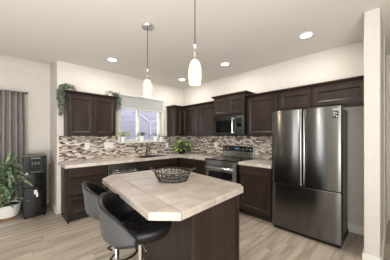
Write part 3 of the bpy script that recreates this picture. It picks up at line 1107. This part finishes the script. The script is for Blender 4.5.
# leafy plant on the counter in the corner
cpn = thing('potted_plant', 'bushy green and lime leafy plant on the counter in the room corner', 'plant', (-0.33, -0.30, 0.921))
MB().lathe([(0, 0), (0.07, 0), (0.085, 0.10), (0.078, 0.10), (0.074, 0.085), (0, 0.085)], n=24).build('pot', 'black', cpn, smooth=True)
MB().cyl(0, 0, 0.0855, 0.09, 0.073).build('soil', 'soil', cpn)
rnd = random.Random(11)
st_, lf, lf2 = MB(), MB(), MB()
for k in range(100):
    a = rnd.uniform(0, 2 * PI)
    rr = 0.215 * math.sqrt(rnd.uniform(0.03, 1))
    zt = 0.10 + 0.31 * rnd.uniform(0, 1) * (1 - (rr / 0.25) ** 2) + 0.0
    if rr > 0.14:
        zt = rnd.uniform(0.09, 0.28)
    p1 = Vector((rr * math.cos(a), rr * math.sin(a), zt))
    if k % 2 == 0:
        st_.tube([(0.02 * math.cos(a), 0.02 * math.sin(a), 0.085), (p1.x * 0.5, p1.y * 0.5, max(0.13, zt + 0.02)), p1], 0.002, 5)
    (lf if rnd.random() < 0.5 else lf2).leaf(p1, (math.cos(a) + rnd.uniform(-0.5, 0.5), math.sin(a) + rnd.uniform(-0.5, 0.5), rnd.uniform(-0.3, 0.3)), rnd.uniform(0.06, 0.095), rnd.uniform(0.045, 0.07), 0.8, 0.15, 4, heart)
st_.build('stem', 'stem', cpn)
lf.build('leaves', 'leaf', cpn, solid=0.001)
lf2.build('pale_leaves', 'leaf_lime', cpn, solid=0.001)['label'] = 'lime yellow leaves'


def trailing(label, loc, seed, strands, reach, xdir):
    """bushy clump on the cabinet top with strands hanging down in front of the wall side"""
    rnd = random.Random(seed)
    t = thing('trailing_plant', label, 'plant', loc)
    MB().lathe([(0, 0), (0.045, 0), (0.055, 0.06), (0.05, 0.06), (0, 0.05)], n=16).build('pot', 'ceramic', t, smooth=True)
    st_, lf = MB(), MB()
    for k in range(strands):
        a = rnd.uniform(0, 2 * PI)
        hang = rnd.random() < 0.55
        pts = [Vector((0.02 * math.cos(a), 0.02 * math.sin(a), 0.055))]
        if hang:
            L = reach * rnd.uniform(0.35, 1.0)
            ex = xdir * rnd.uniform(0.085, 0.135)
            ey = rnd.uniform(-0.16, 0.06)
            pts += [Vector((ex * 0.6, ey * 0.6, 0.09)), Vector((ex, ey, 0.03))]
            m = 8
            for i in range(1, m + 1):
                pts.append(Vector((ex + rnd.uniform(-0.008, 0.008), ey + rnd.uniform(-0.01, 0.01), 0.03 - L * i / m)))
        else:
            r_ = rnd.uniform(0.04, 0.11)
            z_ = rnd.uniform(0.06, 0.12)
            pts += [Vector((r_ * 0.6 * math.cos(a), r_ * 0.6 * math.sin(a), z_)), Vector((r_ * math.cos(a), r_ * math.sin(a), z_ - 0.01)), Vector((r_ * 1.25 * math.cos(a), r_ * 1.25 * math.sin(a), max(0.02, z_ - 0.05)))]
        st_.tube(pts, 0.0015, 4)
        for p, q in zip(pts[1:], pts[2:]):
            for j in range(3):
                c = p.lerp(q, j / 3)
                b_ = rnd.uniform(0, 2 * PI)
                lf.leaf(c, (math.cos(b_), math.sin(b_), rnd.uniform(-0.5, 0.4)), 0.046, 0.028, 0.4, 0.1, 2)
    st_.build('stem', 'stem', t)
    lf.build('leaves', 'leaf_grey', t)


trailing('grey green trailing plant hanging from the left end of the left wall cabinet', (-2.785, -0.20, 2.131), 5, 100, 0.46, -1)
trailing('small grey green trailing plant hanging at the window end of the left wall cabinet', (-2.075, -0.20, 2.131), 6, 45, 0.30, 1)

# tall floor plant
dp = thing('potted_plant', 'tall striped strap-leaf plant in a white floor pot before the curtain', 'plant', (-3.54, 0.41, 0))
MB().lathe([(0, 0), (0.14, 0), (0.145, 0.035), (0.135, 0.04), (0, 0.04)], n=32).build('saucer', 'terracotta', dp, smooth=True)
MB().lathe([(0, 0.041), (0.145, 0.041), (0.17, 0.11), (0.185, 0.235), (0.17, 0.24), (0.165, 0.21), (0, 0.21)], n=36).build('pot', 'ceramic', dp, smooth=True)
MB().cyl(0, 0, 0.2105, 0.22, 0.163).build('soil', 'soil', dp)
rnd = random.Random(21)
st_, lf = MB(), MB()
strap = lambda t_: max(0.06, math.sin(PI * (0.1 + 0.9 * t_) ** 0.8))
for (sx, sy, hz) in ((0.0, -0.06, 0.86), (0.05, -0.10, 0.58), (-0.09, -0.06, 0.72), (0.03, -0.12, 0.40), (-0.05, 0.0, 0.44)):
    st_.tube([(sx * 0.6, sy * 0.6, 0.215), (sx, sy, hz)], 0.011, 8)
    for k in range(30):
        a = 2.4 * k + rnd.uniform(-0.3, 0.3)
        e = rnd.uniform(0.1, 1.2)
        ln = rnd.uniform(0.26, 0.46)
        zb = hz - 0.16 + 0.18 * k / 30
        ex, ey = sx + math.cos(a) * math.cos(e) * ln * 0.95, sy + math.sin(a) * math.cos(e) * ln * 0.95
        if ey > 0.15 or (ex > 0.15 and ey > -0.36):
            continue
        lf.leaf((sx, sy, zb), (math.cos(a) * math.cos(e), math.sin(a) * math.cos(e), math.sin(e)), ln, rnd.uniform(0.036, 0.054), 0.75, 0.25, 6, strap)
for k in range(12):       # long leaves arching forward past the cooler
    a = math.radians(-88 + 34 * rnd.random())
    e = rnd.uniform(0.25, 0.8)
    lf.leaf((0.0, -0.10, 0.62 + 0.025 * k), (math.cos(a) * math.cos(e), math.sin(a) * math.cos(e), math.sin(e)), rnd.uniform(0.45, 0.58), 0.05, 0.9, 0.25, 6, strap)
st_.build('stem', 'stem', dp, smooth=True)
lf.build('leaves', 'leaf_stripe', dp, solid=0.001)

# ------------------------------------------------------------ curtain
cr = thing('curtain_rod', 'thin black curtain rod on the dining wall', 'curtain rod', (-3.295, 0.68, 2.165))
MB().tube([(0, 0, 0), (-2.4, 0, 0)], 0.011, 10).build('rod', 'black_metal', cr, smooth=True)
MB().lathe([(0, 0), (0.014, 0.0), (0.02, 0.012), (0.018, 0.03), (0.0, 0.04)], (0, 0, 0), 16, 'x').build('finial', 'black_metal', cr, smooth=True)
MB().box(-0.05, -0.03, -0.008, 0.119, -0.012, 0.012).build('bracket', 'black_metal', cr)
cu = thing('curtain', 'long pleated grey curtain hanging left of the water cooler', 'curtain', (-3.305, 0.68, 0))
rows = []
for i in range(15):
    z = 0.02 + (2.18 - 0.02) * i / 14
    sp = 1.0 - 0.12 * i / 14
    row = []
    for k in range(121):
        u = k / 120
        x = -0.66 * u * sp + 0.03 * (1 - i / 14)
        am = 0.045 + 0.010 * (1 - i / 14)
        row.append((x, am * math.sin(u * 2 * PI * 8.2 + 0.7 * math.sin(u * 9)), z))
    rows.append(row)
MB().grid(rows).build('cloth', 'curtain', cu, smooth=True, solid=0.003, angle=80)
for k in range(16):
    u = (k + 0.5) / 16.4
    MB().lathe([(0.015, -0.003), (0.024, -0.003), (0.024, 0.003), (0.015, 0.003), (0.015, -0.003)], (-0.66 * 0.88 * u, 0, 2.165), 14, 'x').build('grommet', 'nickel', cu, smooth=True)

# ------------------------------------------------------------ water cooler
wc = thing('water_cooler', 'tall black bottom-load water cooler beside the floor plant', 'water cooler', (-3.195, 0.09, 0))
CW, CD = 0.153, 0.33


def bowed(z0, z1, hw, yf, bulge, yb):
    pts = [(-hw, yb), (-hw, yf)]
    for k in range(1, 10):
        c = -1 + 2 * k / 10
        pts.append((hw * c, yf - bulge * (1 - c * c)))
    pts += [(hw, yf), (hw, yb)]
    return pts, z0, z1


MB().prism(*bowed(0.02, 0.50, CW, 0.03, 0.02, CD)).build('body', 'black', wc, bevel=0.004)
MB().box(-CW, CW, 0.10, CD, 0.501, 1.03).box(-CW, -0.075, 0.02, 0.10, 0.501, 1.03).box(0.085, CW, 0.02, 0.10, 0.501, 1.03).box(-0.075, 0.085, 0.02, 0.10, 0.501, 0.76).box(-0.075, 0.085, 0.02, 0.10, 0.97, 1.03).build('upper_body', 'black', wc, bevel=0.004)
MB().prism(*bowed(0.05, 0.51, CW - 0.004, -0.004, 0.022, 0.03)).build('door', 'black_gloss', wc, bevel=0.004)
MB().prism(*bowed(0.52, 0.745, CW - 0.004, 0.002, 0.018, 0.02)).build('front_panel', 'black_gloss', wc, bevel=0.004)
MB().prism(*bowed(1.031, 1.05, CW + 0.003, 0.006, 0.02, CD)).build('top_cap', 'grey_case', wc, bevel=0.006)
MB().box(-0.07, 0.08, 0.0, 0.09, 0.761, 0.772).build('drip_tray', 'grey_case', wc, bevel=0.002)
for x in (-0.035, 0.005, 0.045):
    MB().box(x - 0.013, x + 0.013, 0.03, 0.098, 0.90, 0.93).cyl(x, 0.045, 0.875, 0.90, 0.009, 12)  .build('tap', 'grey_case', wc, bevel=0.002)
MB().box(-0.06, 0.07, 0.014, 0.02, 0.985, 1.01).build('button_panel', 'grey_case', wc)
MB().box(-0.125, -0.095, -0.018, 0.004, 0.735, 0.765).build('badge', 'sticker', wc)
dk = MB()
dk.prism(*bowed(0.40, 0.47, 0.02, -0.03, 0.0, -0.024)).prism([(0.005, -0.03), (0.032, -0.03), (0.032, -0.024), (0.005, -0.024)], 0.355, 0.42)
dk.build('label', 'paper', wc)
for x in (-0.12, 0.12):
    for y in (0.05, 0.28):
        MB().cyl(x, y, 0, 0.022, 0.018, 12).build('foot', 'black', wc)

bd = tag(MB().prism([(-2.965, 0.49), (-2.928, 0.47), (-2.928, 0.49), (-2.965, 0.51)], 0.0, 0.84).build('wooden_board', 'terracotta', bevel=0.004), 'narrow brown wooden board upright between water cooler and wall end', 'board')
